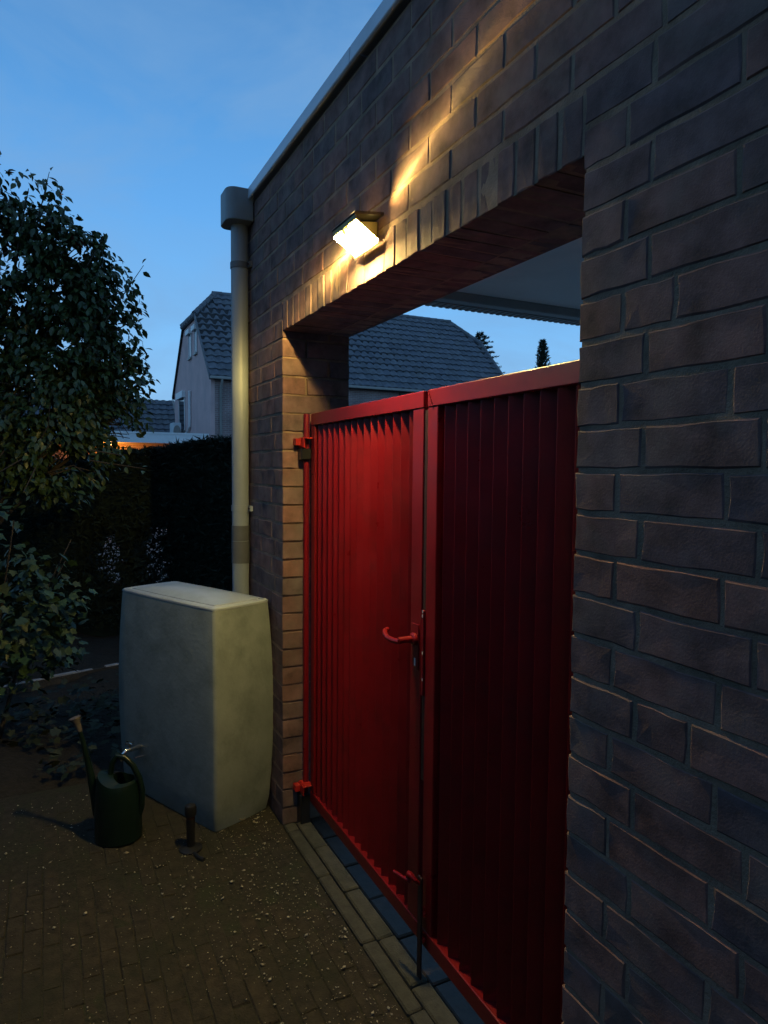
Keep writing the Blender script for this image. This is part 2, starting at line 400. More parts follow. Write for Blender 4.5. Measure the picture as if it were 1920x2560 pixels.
# brick-on-edge course over the opening
n = 26; w = (XJ1 - XJ0) / n
for i in range(n):
    BR.append(('edge', XJ0 + w * (i + .5), ZL + .0555, w - .0105, .111))
for i in range(n): BR.append(('edgeback', XJ0 + w * (i + .5), ZL, w - .0105, .085))
items = []
for b in BR:
    if b[0] == 'rev': items.append((bmesh_for(b[3], b[4], b[5]), Vector((XJ1 + random.uniform(-.001, .001), b[1], b[2])), R_(90), 1))
    elif b[0] == 'edge': items.append((bmesh_for(b[3], b[4], .205), Vector((b[1], YF + random.uniform(-.002, .002), b[2])), 0, 1))
    elif b[0] == 'edgeback': items.append((bmesh_for(b[3], .05, .085), Vector((b[1], YF - .213, b[2] + .026)), 0, 3))
    else: items.append((bmesh_for(b[2], b[3], b[4]), Vector((b[0], YF + random.uniform(-.0012, .001), b[1])), 0, 2))
order = sorted(items, key=lambda t: (not in_frame(t[1], 40), t[3] == 3, proj(t[1])[2]))
rest = MB()
for k, (ms, p, rz, _) in enumerate(order):
    me = random.choice(ms)
    if k < 300: link('brick', me, garage, p, (random.uniform(-.004, .004), random.uniform(-.005, .005), rz + random.uniform(-.003, .003)))
    else: joined(rest, me, p, rz)
rest.build('brickwork', M['brick'], garage, kind='stuff')
# roof edge trim, in two lengths with a joint
for x0, x1 in ((-1.35, 1.994), (1.998, 3.52)):
    c = MB().prism([(x0, -1.2, 2.818), (x0, -.853, 2.818), (x0, -.850, 2.768), (x0, -.856, 2.764), (x0, -.862, 2.768), (x0, -.866, 2.80), (x0, -1.2, 2.80)], (x1 - x0, 0, 0))
    c.build('coping', M['alu'], garage, bevel=.0015)
# roof slab, white soffit behind the wall, its gutter edge and ribbed sheet
MB().box(-1.3, 2.70, -5.2, -1.182, 2.42, 2.62).build('roof', M['roofdeck'], garage)
MB().box(-1.3, 2.66, -5.2, -1.182, 2.33, 2.418).build('soffit', M['ceil'], garage)
MB().box(2.662, 2.72, -5.22, -1.182, 2.29, 2.50).build('fascia_board', M['gutter'], garage, bevel=.004)
sh = MB(); yy = -5.2; pts = []
while yy < -1.19:
    sh.box(2.722, 2.80, yy, yy + .018, 2.286, 2.295); sh.box(2.722, 2.80, yy + .018, yy + .036, 2.289, 2.298); yy += .036
sh.build('ribbed_sheet', M['gutter'], garage)
for y in (-5.1,): MB().box(2.5, 2.62, y - .06, y + .06, -.05, 2.33).build('post', M['ceil'], garage, bevel=.004)

# ================================================================== GATE LEAVES
YG = -.985
def zigzag_panel(x0, x1, z0, z1, parent):
    p = .0565; n = max(2, round((x1 - x0) / p)); p = (x1 - x0) / n
    pts = []
    for i in range(n): pts += [(x0 + p * i, -1.024), (x0 + p * (i + .48), -.991), (x0 + p * (i + .495), -.991)]
    pts.append((x1, -1.024))
    b = MB(); m = len(pts); t = .0014
    vs = [(x, y, z) for z in (z0, z1) for x, y in pts] + [(x, y - t, z) for z in (z0, z1) for x, y in pts]
    fs = []
    for i in range(m - 1):
        fs += [(i, i + 1, m + i + 1, m + i), (2 * m + i, 3 * m + i, 3 * m + i + 1, 2 * m + i + 1)]
    b.add(vs, fs)
    return b.build('corrugated_panel', M['red'], parent)
def leaf(x0, x1, label, st0, st1):
    g = thing('gate_leaf', label, 'gate', ((x0 + x1) / 2, YG - .025, 0), 'leaves of the red metal gate')
    zt, zb = 1.757, .100; d0, d1 = YG - .050, YG
    MB().box(x0, x1, d0, d1, zt - .050, zt).build('top_rail', M['red'], g, bevel=.003, seg=2)
    MB().box(x0, x1, d0, d1, zb, zb + .050).build('bottom_rail', M['red'], g, bevel=.003, seg=2)
    MB().box(x0, x0 + st0, d0 + .001, d1 - .0015, zb + .0505, zt - .0505).build('stile', M['red'], g, bevel=.003, seg=2)
    MB().box(x1 - st1, x1, d0 + .001, d1 - .0015, zb + .0505, zt - .0505).build('stile', M['red'], g, bevel=.003, seg=2)
    zigzag_panel(x0 + st0 + .001, x1 - st1 - .001, zb + .048, zt - .048, g)
    return g
gl = leaf(1.746, 2.694, 'wider red corrugated metal gate leaf with lever handle, hinged beside the drainpipe', .066, .040)
gr = leaf(1.030, 1.722, 'narrower red corrugated metal gate leaf with drop bolt, next to the dark brick wall', .05, .056)
# hinge tube and hinges of the far leaf
MB().tube([(2.727, -.978, .10), (2.727, -.978, 1.757)], .0125, 16).build('hinge_tube', M['red'], gl, smooth=True)
MB().box(2.694, 2.716, -1.02, -.995, .2, 1.70).build('hinge_strap', M['reddk'], gl)
for z in (1.655, .175):
    h = MB().box(2.678, 2.747, -.9925, -.955, z - .003, z + .004).box(2.680, 2.747, -.9545, -.950, z - .040, z + .002)
    h.box(2.712, 2.747, -.949, -.925, z - .030, z - .002)
    hb = h.build('hinge', M['reddk'], gl, bevel=.002)
    MB().lathe([(.0, 0), (.010, 0), (.010, .008), (.006, .011), (0, .011)], (2.735, -.949, z - .018), 6, M_=Matrix.Rotation(R_(-90), 4, 'X')).build('bolt_head', M['reddk'], hb)
    bot = z - .090 if z > 1 else .0
    MB().box(2.698, 2.747, -.99, -.945, bot, z - .042).build('hinge_block', M['black'], hb, bevel=.004)
# lever handle on a plate
hx, hz = 1.775, 1.016
hd = MB().tube([(hx, -.984, hz + .004), (hx, -.925, hz + .004)], .010, 14)
hd.tube([(hx - .008, -.926, hz + .002), (hx + .026, -.922, hz - .001), (hx + .062, -.922, hz - .001), (hx + .088, -.925, hz + .004), (hx + .106, -.934, hz + .010), (hx + .112, -.946, hz + .012)], [.008, .008, .008, .008, .0082, .008], 14)
h = hd.build('handle', M['red'], gl, smooth=True)
MB().box(hx - .020, hx + .020, -.9845, -.9825, hz - .09, hz + .05).build('lock_plate', M['red'], h, bevel=.002)
MB().lathe([(0, 0), (.019, 0), (.019, .008), (.014, .012), (0, .012)], (hx, -.981, hz + .004), 16, M_=Matrix.Rotation(R_(-90), 4, 'X')).build('rosette', M['red'], h)
MB().box(hx - .004, hx + .004, -.9824, -.9815, hz - .078, hz - .055).build('keyhole', M['chip'], h)
# cover strip, strike and paint chips on the near leaf
MB().box(1.7225, 1.740, -1.03, -.9885, .60, 1.70).build('cover_strip', M['blackmetal'], gr)
ck = MB().box(1.7222, 1.7355, -.988, -.9805, .86, 1.115); ck.build('strike_plate', M['red'], gr, bevel=.002)
cm = MB()
for z0, x0 in ((1.108, 1.7235), (1.094, 1.7245), (.985, 1.722), (.905, 1.721)): cm.box(x0, x0 + .006, -.9803, -.9797, z0, z0 + .008)
cm.build('paint_chip', M['chip'], gr)
# drop bolt
MB().box(1.694, 1.718, -.975, -.969, .001, .32).build('drop_bolt', M['blackmetal'], gr, bevel=.002)
bt = MB().tube([(1.705, -.966, .300), (1.702, -.950, .318), (1.712, -.944, .328), (1.726, -.944, .326), (1.733, -.946, .312), (1.725, -.944, .304), (1.75, -.940, .300), (1.775, -.936, .297), (1.80, -.932, .294)], [.006, .007, .008, .008, .008, .0065, .006, .0055, .0055], 10)
bt.build('bolt_handle', M['red'], gr, smooth=True)
for z in (.20, .12): MB().box(1.690, 1.722, -.984, -.9755, z, z + .014).build('bolt_guide', M['reddk'], gr, bevel=.002)
# mitre weld beads on the top rail of the near leaf
wb = MB()
for i in range(6): wb.lathe([(0, -.002), (.0035, -.0015), (.0035, .0015), (0, .002)], (1.716 - .0045 * i, YG + .0005, 1.752 - .0085 * i), 8, M_=Matrix.Rotation(R_(90), 4, 'X'))
wb.build('weld_bead', M['red'], gr)

# ================================================================== WALL LAMP
lx0, lx1 = 1.792, 1.958
lamp = thing('wall_lamp', 'lit solar wall lamp with glowing yellow panel above the gateway', 'lamp', (1.879, -.88, 2.2))
xm = (lx0 + lx1) / 2
MB().prism([(lx0 - .002, y, z) for y, z in ((-.874, 2.250), (-.784, 2.240), (-.780, 2.243), (-.784, 2.248), (-.874, 2.259))], (lx1 - lx0 + .004, 0, 0)).build('housing', M['black'], lamp, bevel=.0012)
MB().prism([(lx0 - .001, y, z) for y, z in ((-.859, 2.183), (-.853, 2.182), (-.786, 2.2265), (-.783, 2.2395), (-.789, 2.2395), (-.792, 2.230))], (lx1 - lx0 + .002, 0, 0)).build('frame', M['amberbody'], lamp, bevel=.0012)
MB().box(lx0 - .001, lx1 + .001, -.8575, -.8545, 2.170, 2.1815).build('lip', M['amberbody'], lamp, bevel=.0008)
MB().prism([(xm - .035, y, z) for y, z in ((-.878, 2.190), (-.858, 2.190), (-.800, 2.228), (-.800, 2.239), (-.878, 2.248))], (.07, 0, 0)).build('wall_bracket', M['amberbody'], lamp, bevel=.002)
MB().prism([(lx0 + .004, -.790, 2.2490), (lx0 + .004, -.868, 2.2585), (lx0 + .004, -.868, 2.2605), (lx0 + .004, -.790, 2.2510)], (lx1 - lx0 - .008, 0, 0)).build('solar_panel', M['solar'], lamp)
# light panel with a notch for the sensor, 2.5 mm proud of the housing
a = Vector((0, -.8560, 2.1813)); b_ = Vector((0, -.7890, 2.2241)); nrm = Vector((0, .538, -.843)); a += nrm * .0025; b_ += nrm * .0025
def pp(x, t): v = a.lerp(b_, t); return (x, v.y, v.z)
xm = (lx0 + lx1) / 2
poly = [pp(lx0, 0), pp(lx0, 1), pp(xm - .026, 1)] + [pp(xm + .026 * math.cos(math.pi * (1 - q / 6)) , 1 - .36 * math.sin(math.pi * q / 6)) for q in range(1, 6)] + [pp(xm + .026, 1), pp(lx1, 1), pp(lx1, 0)]
MB().prism(poly, -nrm * .002).build('light_panel', M['led'], lamp)
v = a.lerp(b_, .93)
MB().lathe([(.0, .012), (.007, .010), (.011, .005), (.012, 0), (.012, -.006), (0, -.006)], (xm, v.y, v.z), 16, M_=Matrix.Rotation(math.atan2(.594, -.804) , 4, 'X').inverted()).build('sensor_dome', M['sensor'], lamp, smooth=True)
# added spots that imitate the glare streak running through the lamp
def streak_fan(x, y, z, tx, tz, size, w, dy=.0, flat=1.0):
    s = bpy.data.lights.new('streak_spot', 'SPOT'); s.energy = w; s.color = (1, .70, .20); s.spot_size = R_(size); s.spot_blend = 1; s.shadow_soft_size = .006
    o = bpy.data.objects.new('streak_spot', s); COL.objects.link(o); o.parent = lamp; o.location = Vector((x, y, z)) - ORG[lamp.name]
    d = Vector((tx - x, -.88 + dy - y, tz - z)); d.normalize(); xa = Vector((0, 1, 0)); xa = (xa - d * xa.dot(d)).normalized(); ya = (-d).cross(xa); o.rotation_euler = Matrix((xa, ya, -d)).transposed().to_euler(); o.scale = (1, flat, 1)
# flat fans of added light laid over the wall along the streak
for fl, sz, kr, kl, far in ((.085, 84, .72, .55, .95), (.14, 118, .45, 1.1, .45), (.24, 140, .30, .55, .30), (.50, 130, .10, .0, .34)):
    streak_fan(lx0 - .008, -.79, 2.268, lx0 - .008 - far, 2.268 + .37 * far, sz, STREAK_W * kr, 0, fl)
    if kl: streak_fan(lx1 + .008, -.79, 2.250, lx1 + .008 + far, 2.250 - .235 * far, sz, STREAK_W * 1.5 * kl, 0, fl)
for x, y, z, w_ in ((xm, -.80, 2.29, .15), (lx0 + .008, -.842, 2.230, .05), (lx1 - .008, -.842, 2.230, .05)):  # extra point lights added to brighten the lamp body and nearby wall
    lp_ = bpy.data.lights.new('added_glow', 'POINT'); lp_.energy = w_; lp_.color = (1, .72, .22); lp_.shadow_soft_size = .008
    lo_ = bpy.data.objects.new('added_glow', lp_); COL.objects.link(lo_); lo_.parent = lamp; lo_.location = Vector((x, y, z)) - ORG[lamp.name]

# ================================================================== DRAINPIPE
dp = thing('drainpipe', 'pale grey drainpipe with square hopper at the far end of the garage wall', 'drainpipe', (3.27, -.835, 0))
PX, PY, PR = 3.27, -.835, .040
MB().tube([(PX, PY, .02), (PX, PY, 2.70)], PR, 28).build('pipe', M['pipe'], dp, smooth=True)
hp = []
for k in range(9):
    q = math.pi / 2 * k / 8; hp.append((3.175 + .055 - .055 * math.cos(q) , -.818 + .003 + .055 * math.sin(q)))
hp = [(3.172, -.877), (3.172, -.80)] + [(3.172 + .045 * (1 - math.cos(q)), -.80 + .045 * math.sin(q)) for q in [math.pi / 2 * k / 6 for k in range(1, 7)]] + [(3.30 + .045 * math.sin(q), -.80 + .045 * math.cos(q)) for q in [math.pi / 2 * k / 6 for k in range(0, 6)]] + [(3.345, -.877)]
MB().prism([(x, y, 2.668) for x, y in hp], (0, 0, .145)).build('hopper', M['hopper'], dp, bevel=.003, smooth=True)
for z in (1.336, 2.485):
    b = MB().tube([(PX, PY, z - .014), (PX, PY, z + .014)], PR + .0035, 28).box(PX - .065, PX - .02, PY - .044, PY - .030, z - .013, z + .013)
    bo = b.build('bracket', M['coupler'] if z > 2 else M['pipe'], dp, smooth=True)
    MB().tube([(PX - .055, PY - .031, z), (PX - .055, PY - .024, z)], .005, 8).build('screw', M['blackmetal'], bo)
MB().tube([(PX, PY, 1.07), (PX, PY, 1.176)], PR + .003, 28).build('coupling', M['coupler'], dp, smooth=True)
MB().tube([(PX, PY, 1.179), (PX, PY, 1.252)], PR + .0025, 28).build('coupling', M['coupler'], dp, smooth=True)

# ================================================================== WATER BUTT
c0 = Vector((2.785, -.600, 0)); ul = Vector((.912, .410, 0)); us = Vector((.410, -.912, 0))
BL, BW, BT = .72, .295, .945
cen = c0 + ul * BL / 2 + us * BW / 2
wbt = thing('water_butt', 'bulging grey plastic water butt with flat lid standing beside the garage', 'water butt', cen)
def section(a, b, r=.016, bulge=.0):
    pts = []
    def side(p, q, nrm, n):
        for i in range(n):
            t = i / n; m_ = p.lerp(q, t); pts.append(m_ + nrm * bulge * (1 - (2 * t - 1) ** 2))
    cs = [Vector((-a, -b)), Vector((a, -b)), Vector((a, b)), Vector((-a, b))]
    for k in range(4):
        p, q = cs[k], cs[(k + 1) % 4]; d = (q - p).normalized(); nrm = Vector((d.y, -d.x))
        p1, q1 = p + d * r, q - d * r
        n = 14 if k % 2 == 0 else 8
        side(p1, q1, nrm, n); pts.append(q1)
        nd = Vector((-d.y, d.x))
        for s_ in (.3, .7): 
            ang = math.pi / 2 * s_; pts.append(q1 + d * r * math.sin(ang) + nd * r * (1 - math.cos(ang)))
    return pts
def loft(name, levels, mat, parent):
    vs = []; fs = []; n = None
    for (s, z, db) in levels:
        sec = section(max(.02, BL / 2 * s[0] + s[2]), max(.02, BW / 2 * s[1] + s[2]), .016, db); n = len(sec)
        vs += [cen + ul * p.x + us * p.y + Vector((0, 0, z)) for p in sec]
    for i in range(len(levels) - 1):
        for k in range(n): fs.append((i * n + k, i * n + (k + 1) % n, (i + 1) * n + (k + 1) % n, (i + 1) * n + k))
    fs += [tuple(range(n))[::-1], tuple(range((len(levels) - 1) * n, len(levels) * n))]
    return MB().add(vs, fs).build(name, mat, parent, smooth=True)
lv = []
for i in range(17):
    z = .004 + (BT - .009) * i / 16; t = (z - .47) / .475; s = 1 + .062 * (1 - t * t)
    lv.append(((s, 1 + .10 * (1 - t * t), 0 if i else -.006), z, .006))
loft('barrel', lv, M['butt'], wbt)
# lid: rim, groove, domed panel
ld = [((1, 1, -.002), BT - .006, .006), ((1, 1, .0015), BT - .003, .006), ((1, 1, .001), BT + .004, .006), ((1, 1, -.004), BT + .008, .006), ((1, 1, -.022), BT + .010, .006), ((1, 1, -.025), BT + .006, .006), ((1, 1, -.030), BT + .006, .006), ((1, 1, -.033), BT + .012, .006)]
for t in (.9, .75, .55, .35, .15): ld.append(((t * .86, t * .74, 0), BT + .013 + .020 * (1 - t * t), .004))
loft('lid', ld, M['lid'], wbt)
# tap low on the long side
tn = Vector((-.410, .912, 0)); tp = c0 + ul * .545 + tn * .028 + Vector((0, 0, .235))
tb = MB().tube([tp - tn * .03, tp + tn * .035], .012, 12).tube([tp + tn * .030, tp + tn * .060, tp + tn * .075 - Vector((0, 0, .012)), tp + tn * .078 - Vector((0, 0, .04))], [.011, .011, .011, .010], 12).tube([tp + tn * .04, tp + tn * .04 + Vector((0, 0, .03))], .006, 8)
to = tb.build('tap', M['chrome'], wbt, smooth=True)
q = tp + tn * .04 + Vector((0, 0, .032))
MB().tube([q - ul * .026, q + ul * .026], .005, 8).tube([q - tn * .02, q + tn * .02], .005, 8).build('tap_handle', M['chrome'], to, smooth=True)
tp2 = c0 + ul * .49 + tn * .02 + Vector((0, 0, .21))
MB().tube([tp2, tp2 + tn * .05 + ul * .01], .004, 8).build('tap_lever', M['chrome'], to, smooth=True)

# ================================================================== WATERING CAN
wc = Vector((2.93, -.235, .002))
can = thing('watering_can', 'dark green plastic watering can with long spout standing before the water butt tap', 'watering can', wc)
lf = Vector((.441, .897, 0)).normalized(); fw = Vector((-.897, .441, 0))
can_prof = [(.0, 0), (.080, 0), (.086, .006), (.087, .03), (.086, .10), (.083, .17), (.080, .205), (.077, .225), (.072, .240)]
body = MB(); vs = []; n = 32
for r, z in can_prof:
    for k in range(n):
        q_ = 2 * math.pi * k / n; vs.append(wc + lf * r * 1.08 * math.cos(q_) + fw * r * math.sin(q_) + Vector((0, 0, z + (.035 * max(0, math.cos(q_)) ** 1.5 * (z / .24) ** 3))))
fs = [(i * n + k, i * n + (k + 1) % n, (i + 1) * n + (k + 1) % n, (i + 1) * n + k) for i in range(len(can_prof) - 1) for k in range(n)]
# half cover over the spout side, open on the handle side
base = (len(can_prof) - 1) * n; hub = len(vs); 
inner = []
for k in range(n):
    q_ = 2 * math.pi * k / n; cx_ = -.026; r = .040
    vs.append(wc + lf * (cx_ + r * math.cos(q_)) + fw * r * 1.15 * math.sin(q_) + Vector((0, 0, .247 + .020 * max(0, math.cos(q_)))))
fs += [(base + k, base + (k + 1) % n, hub + (k + 1) % n, hub + k) for k in range(n)]
dn = len(vs)
for k in range(n):
    q_ = 2 * math.pi * k / n; vs.append(wc + lf * (-.02 + .05 * math.cos(q_)) + fw * .055 * math.sin(q_) + Vector((0, 0, .03)))
fs += [(hub + k, hub + (k + 1) % n, dn + (k + 1) % n, dn + k) for k in range(n)] + [tuple(range(dn, dn + n))]
body.add(vs, fs).build('body', M['can'], can, smooth=True)
def cp(a_, z, b=0): return wc + lf * a_ + fw * b + Vector((0, 0, z))
MB().tube([cp(.078, .10), cp(.100, .20), cp(.118, .30), cp(.140, .40), cp(.155, .455)], [.026, .018, .013, .010, .009], 14).build('spout', M['can'], can, smooth=True)
MB().tube([cp(.152, .445), cp(.166, .485), cp(.172, .500), cp(.173, .503)], [.010, .015, .025, .024], 16).build('rose', M['rose'], can, smooth=True)
MB().tube([cp(.030, .268), cp(.022, .315), cp(.002, .345), cp(-.030, .338), cp(-.062, .305), cp(-.088, .255), cp(-.100, .20), cp(-.096, .13), cp(-.082, .09)], [.011, .012, .012, .012, .012, .012, .012, .012, .012], 14).build('handle', M['can'], can, smooth=True)

# ================================================================== SMALL GARDEN POST
gp = Vector((2.715, -.487, .0))
post = thing('garden_light', 'short black garden light standing on the paving in front of the water butt', 'garden light', gp)
MB().lathe([(.0, .01), (.016, .01), (.017, .10), (.018, .128), (0, .128)], gp, 18).build('stem', M['black'], post, smooth=True)
MB().lathe([(.017, .128), (.017, .142), (0, .142)], gp, 18).build('lens', pmat('amber lens', (.10, .035, .02), .2, 30, .1), post, smooth=True)
MB().lathe([(.022, .142), (.0235, .150), (.0235, .172), (.020, .182), (.010, .187), (0, .188)], gp, 18).build('cap', M['black'], post, smooth=True)
MB().lathe([(.0, .001), (.044, .001), (.046, .006), (.030, .012), (.017, .016), (0, .016)], gp, 18).build('foot', M['black'], post, smooth=True)
MB().tube([gp + Vector((-.04, -.005, .004)), gp + Vector((-.085, -.016, .005)), gp + Vector((-.105, -.03, .005))], [.009, .008, .009], 8).build('spike', M['black'], post, smooth=True)

# ================================================================== PALE CHIPPINGS AND LITTER
def chips(n, cx, spread):
    V = []; Fc = []
    k = 0
    while k < n:
        x = random.uniform(1.1, 3.45); y = -.87 + 1.35 * random.random() ** 1.15
        if k < n * .45: y = min(.3, -.86 + abs(random.gauss(0, .22))); x = 1.1 + 2.0 * random.random() ** 1.5
        if noise.noise((x * 3, y * 3, 1)) < -.15 - .5 * random.random(): continue
        if x > 3.4 - .35 * max(0, y - .15): continue
        if (Vector((x, y, 0)) - Vector((cen.x, cen.y, 0))).length < .3 and (x > 2.85): continue
        s = .0014 * math.exp(random.gauss(0, .55)); el = random.uniform(1, 2.0); a = random.uniform(0, 6.3)
        pts = [(s * el, 0, 0), (0, s, 0), (-s * el, 0, 0), (0, -s, 0), (0, 0, s * .8), (0, 0, -s * .6)]
        b = len(V); ca, sa = math.cos(a), math.sin(a); z = .006
        jx = [random.uniform(.7, 1.3) for _ in pts]
        V += [(x + (p[0] * ca - p[1] * sa) * j, y + (p[0] * sa + p[1] * ca) * j, z + p[2] * j) for p, j in zip(pts, jx)]
        for i in range(4): Fc += [(b + i, b + (i + 1) % 4, b + 4), (b + (i + 1) % 4, b + i, b + 5)]
        k += 1
    return V, Fc
V, Fc = chips(3600, 0, 0)
tag(link('chippings', raw_mesh('chippings', V, Fc, M['pebble'])), 'pale stone chippings scattered over the paving', 'chippings', kind='stuff')
cl = MB().tube([(2.837 + .016 * math.cos(t), -.726 + .013 * math.sin(t), .012 + .006 * math.sin(t * .5)) for t in [0.5 * k for k in range(10)]], .0028, 6)
tag(cl.build('curled_leaf', M['pebble'], smooth=True), 'tiny pale curled leaf on the paving at the foot of the water butt', 'leaf')

# ================================================================== LEAVES
LV = np.array([(0, 0, 0), (.30, .26, .03), (.62, .24, .02), (1, 0, -.10), (.62, -.24, .02), (.30, -.26, .03), (.45, 0, -.03)])   # length along x
LF = np.array([(0, 1, 6), (1, 2, 6), (2, 3, 6), (3, 4, 6), (4, 5, 6), (5, 0, 6)])
LV2 = np.array([(0, 0, 0), (.10, .34, .03), (.42, .30, .0), (.52, .50, -.04), (.68, .24, .0), (1, 0, -.10), (.68, -.24, .0), (.52, -.50, -.04), (.42, -.30, 0), (.10, -.34, .03), (.42, 0, -.04)])
LF2 = np.array([(i, i + 1, 10) for i in range(9)] + [(9, 0, 10)])
def leaf_mesh(name, shape, mat, sd):
    r = np.random.default_rng(sd); v, f = shape; v = v + r.normal(0, .025, v.shape) * (np.arange(len(v)) > 0)[:, None]
    v = v.copy(); v[:, 2] -= .25 * v[:, 0] ** 2 * r.uniform(.2, 1)
    return raw_mesh(name, v, f, mat)
def rand_dirs(n, droop):
    a = rng.uniform(0, 2 * np.pi, n); e_ = rng.normal(-droop, .45, n)
    return a, np.clip(e_, -1.4, 1.2)
def foliage(root, pts, out, size, shape, mats, n_parts, leafname='leaf', droop=.5, stuffname='foliage', rank=None):
    """the leaves that show largest are objects; the rest is one mesh"""
    n = len(pts); a, el = rand_dirs(n, droop)
    a = np.arctan2(out[:, 1], out[:, 0]) + rng.normal(0, 1.1, n)
    sz = size * rng.uniform(.7, 1.25, n); roll = rng.normal(0, .6, n)
    prj = [proj(p) for p in pts]
    key = np.array([(0 if (-30 < q[0] < 1950 and -30 < q[1] < 2590) else 1e5) + q[2] / s for q, s in zip(prj, sz)])
    idx = np.argsort(key)
    protos = [leaf_mesh(leafname, shape, m, i * 7 + j) for j, m in enumerate(mats) for i in range(3)]
    Vs, Fs = [], []; b = 0
    sv, sf = shape
    for c, i in enumerate(idx):
        rot = Matrix.Rotation(a[i], 3, 'Z') @ Matrix.Rotation(-el[i], 3, 'Y') @ Matrix.Rotation(roll[i], 3, 'X')
        if c < n_parts:
            o = link(leafname, random.choice(protos), root, Vector(pts[i])); o.rotation_euler = rot.to_euler(); o.scale = (sz[i],) * 3
        else:
            v = (sv + np.array([0, 0, -.15]) * sv[:, :1] ** 2) * sz[i]
            Vs.append(v @ np.array(rot).T + pts[i]); Fs.append(sf + b); b += len(sv)
    if Vs:
        V = np.concatenate(Vs) - np.array(ORG[root.name]); o = link(stuffname, raw_mesh(stuffname, V, np.concatenate(Fs), mats[0]), root); o['kind'] = 'stuff'
def limbs(root, base, tips, r0, n0='trunk'):
    pass

# ---- tree
tb_ = Vector((5.75, .55, 0))
tree = thing('garden_tree', 'dense broad leaved garden tree with dark leaves against the evening sky', 'tree', tb_)
MB().tube([tb_ + Vector((0, 0, -.05)), tb_ + Vector((.02, -.03, .5)), tb_ + Vector((-.03, -.05, 1.1)), tb_ + Vector((.0, -.02, 1.7))], [.075, .062, .055, .045], 12).build('trunk', M['bark'], tree, smooth=True)
clumps = [((5.65, .35, 2.75), .85), ((5.5, -.05, 2.35), .62), ((5.45, -.22, 2.62), .46), ((5.5, .15, 3.05), .55), ((5.5, .5, 3.30), .42), ((5.35, -.12, 1.98), .50), ((5.3, .15, 1.75), .48), ((5.45, -.28, 2.12), .38), ((5.25, .0, 1.62), .42), ((5.6, .75, 2.2), .7), ((5.7, 1.0, 2.9), .7), ((5.5, -.15, 2.95), .34), ((5.3, -.05, 1.5), .28), ((5.5, -.38, 2.45), .30), ((5.45, -.40, 1.95), .30), ((5.35, -.30, 1.72), .26), ((5.6, .1, 2.0), .6), ((5.55, .62, 3.35), .40), ((5.5, -.30, 2.80), .36), ((5.45, -.42, 2.2), .32), ((5.5, -.12, 3.12), .3)]
P = []; O = []
for (c, r) in clumps:
    n = int(5400 * r ** 2.0)
    c = np.array(c)
    d = rng.normal(size=(n, 3)); d /= np.linalg.norm(d, axis=1)[:, None]
    rad = r * rng.uniform(.12, 1.06, n) ** .62
    p = c + d * rad[:, None] * np.array([.38, 1, 1])
    keep = np.array([noise.noise((q[0] * 3.0, q[1] * 5.5, q[2] * 5.5)) > -.22 for q in p])
    P.append(p[keep]); O.append(d[keep])
    b = Vector(c)
    # branch to each clump, with twigs
    s = tb_ + Vector((0, -.02, min(1.7, max(.9, c[2] - .9))))
    m_ = s.lerp(b, .55) + Vector((random.uniform(-.08, .08), random.uniform(-.08, .08), .08))
    bo = MB().tube([s, m_, b], [.026, .016, .007], 7)
    for t in range(5):
        e2 = b + Vector(rng.normal(size=3)).normalized() * r * .95; bo.tube([m_.lerp(b, random.random()), b.lerp(e2, .5) + Vector((0, 0, .03)), e2], [.006, .004, .0025], 5)
    bo.build('branch', M['bark'], tree)
# shoots that stick out at the edge
shoots = [((5.35, -.50, 2.75), (.02, -.16, .26)), ((5.35, -.52, 2.25), (.0, -.14, .12)), ((5.4, -.45, 2.08), (0, -.18, .10)), ((5.4, -.30, 3.0), (0, -.1, .2)), ((5.4, .0, 3.35), (0, -.05, .22)), ((5.5, .28, 3.50), (0, 0, .2)), ((5.4, -.5, 1.85), (0, -.15, .02)), ((5.1, -.36, 1.63), (0, -.12, -.02)), ((5.1, -.42, 1.55), (0, -.2, -.03)), ((5.4, -.5, 2.55), (0, -.12, .08))]
for s, d in shoots:
    s = Vector(s); d = Vector(d); MB().tube([s - d * .8, s, s + d], [.005, .004, .002], 5).build('twig', M['bark'], tree)
    k = 7; P.append(np.array([s + d * (t / (k - 1) * 1.5 - .4) + Vector(rng.normal(0, .018, 3)) for t in range(k)])); O.append(np.tile(np.array([[0, -1, 0.]]), (k, 1)) * np.where(np.arange(k) % 2, 1, -1)[:, None])
foliage(tree, np.concatenate(P), np.concatenate(O), .059, (LV, LF), [M['leaf']] , 296, droop=.55)
pr = leaf_mesh('leaf', (LV, LF), M['leafred'], 5)
for d in ((0, 0, 0), (.01, -.03, .02), (-.01, .02, .04), (0, -.05, -.01)):
    o = link('leaf', pr, tree, Vector((5.4, -.20, 3.12)) + Vector(d)); o.rotation_euler = (.4 * d[1] * 50, .5 + d[2] * 10, -1.2 + d[1] * 30); o.scale = (.075,) * 3; o['label'] = 'reddish young leaf at the top of the crown'

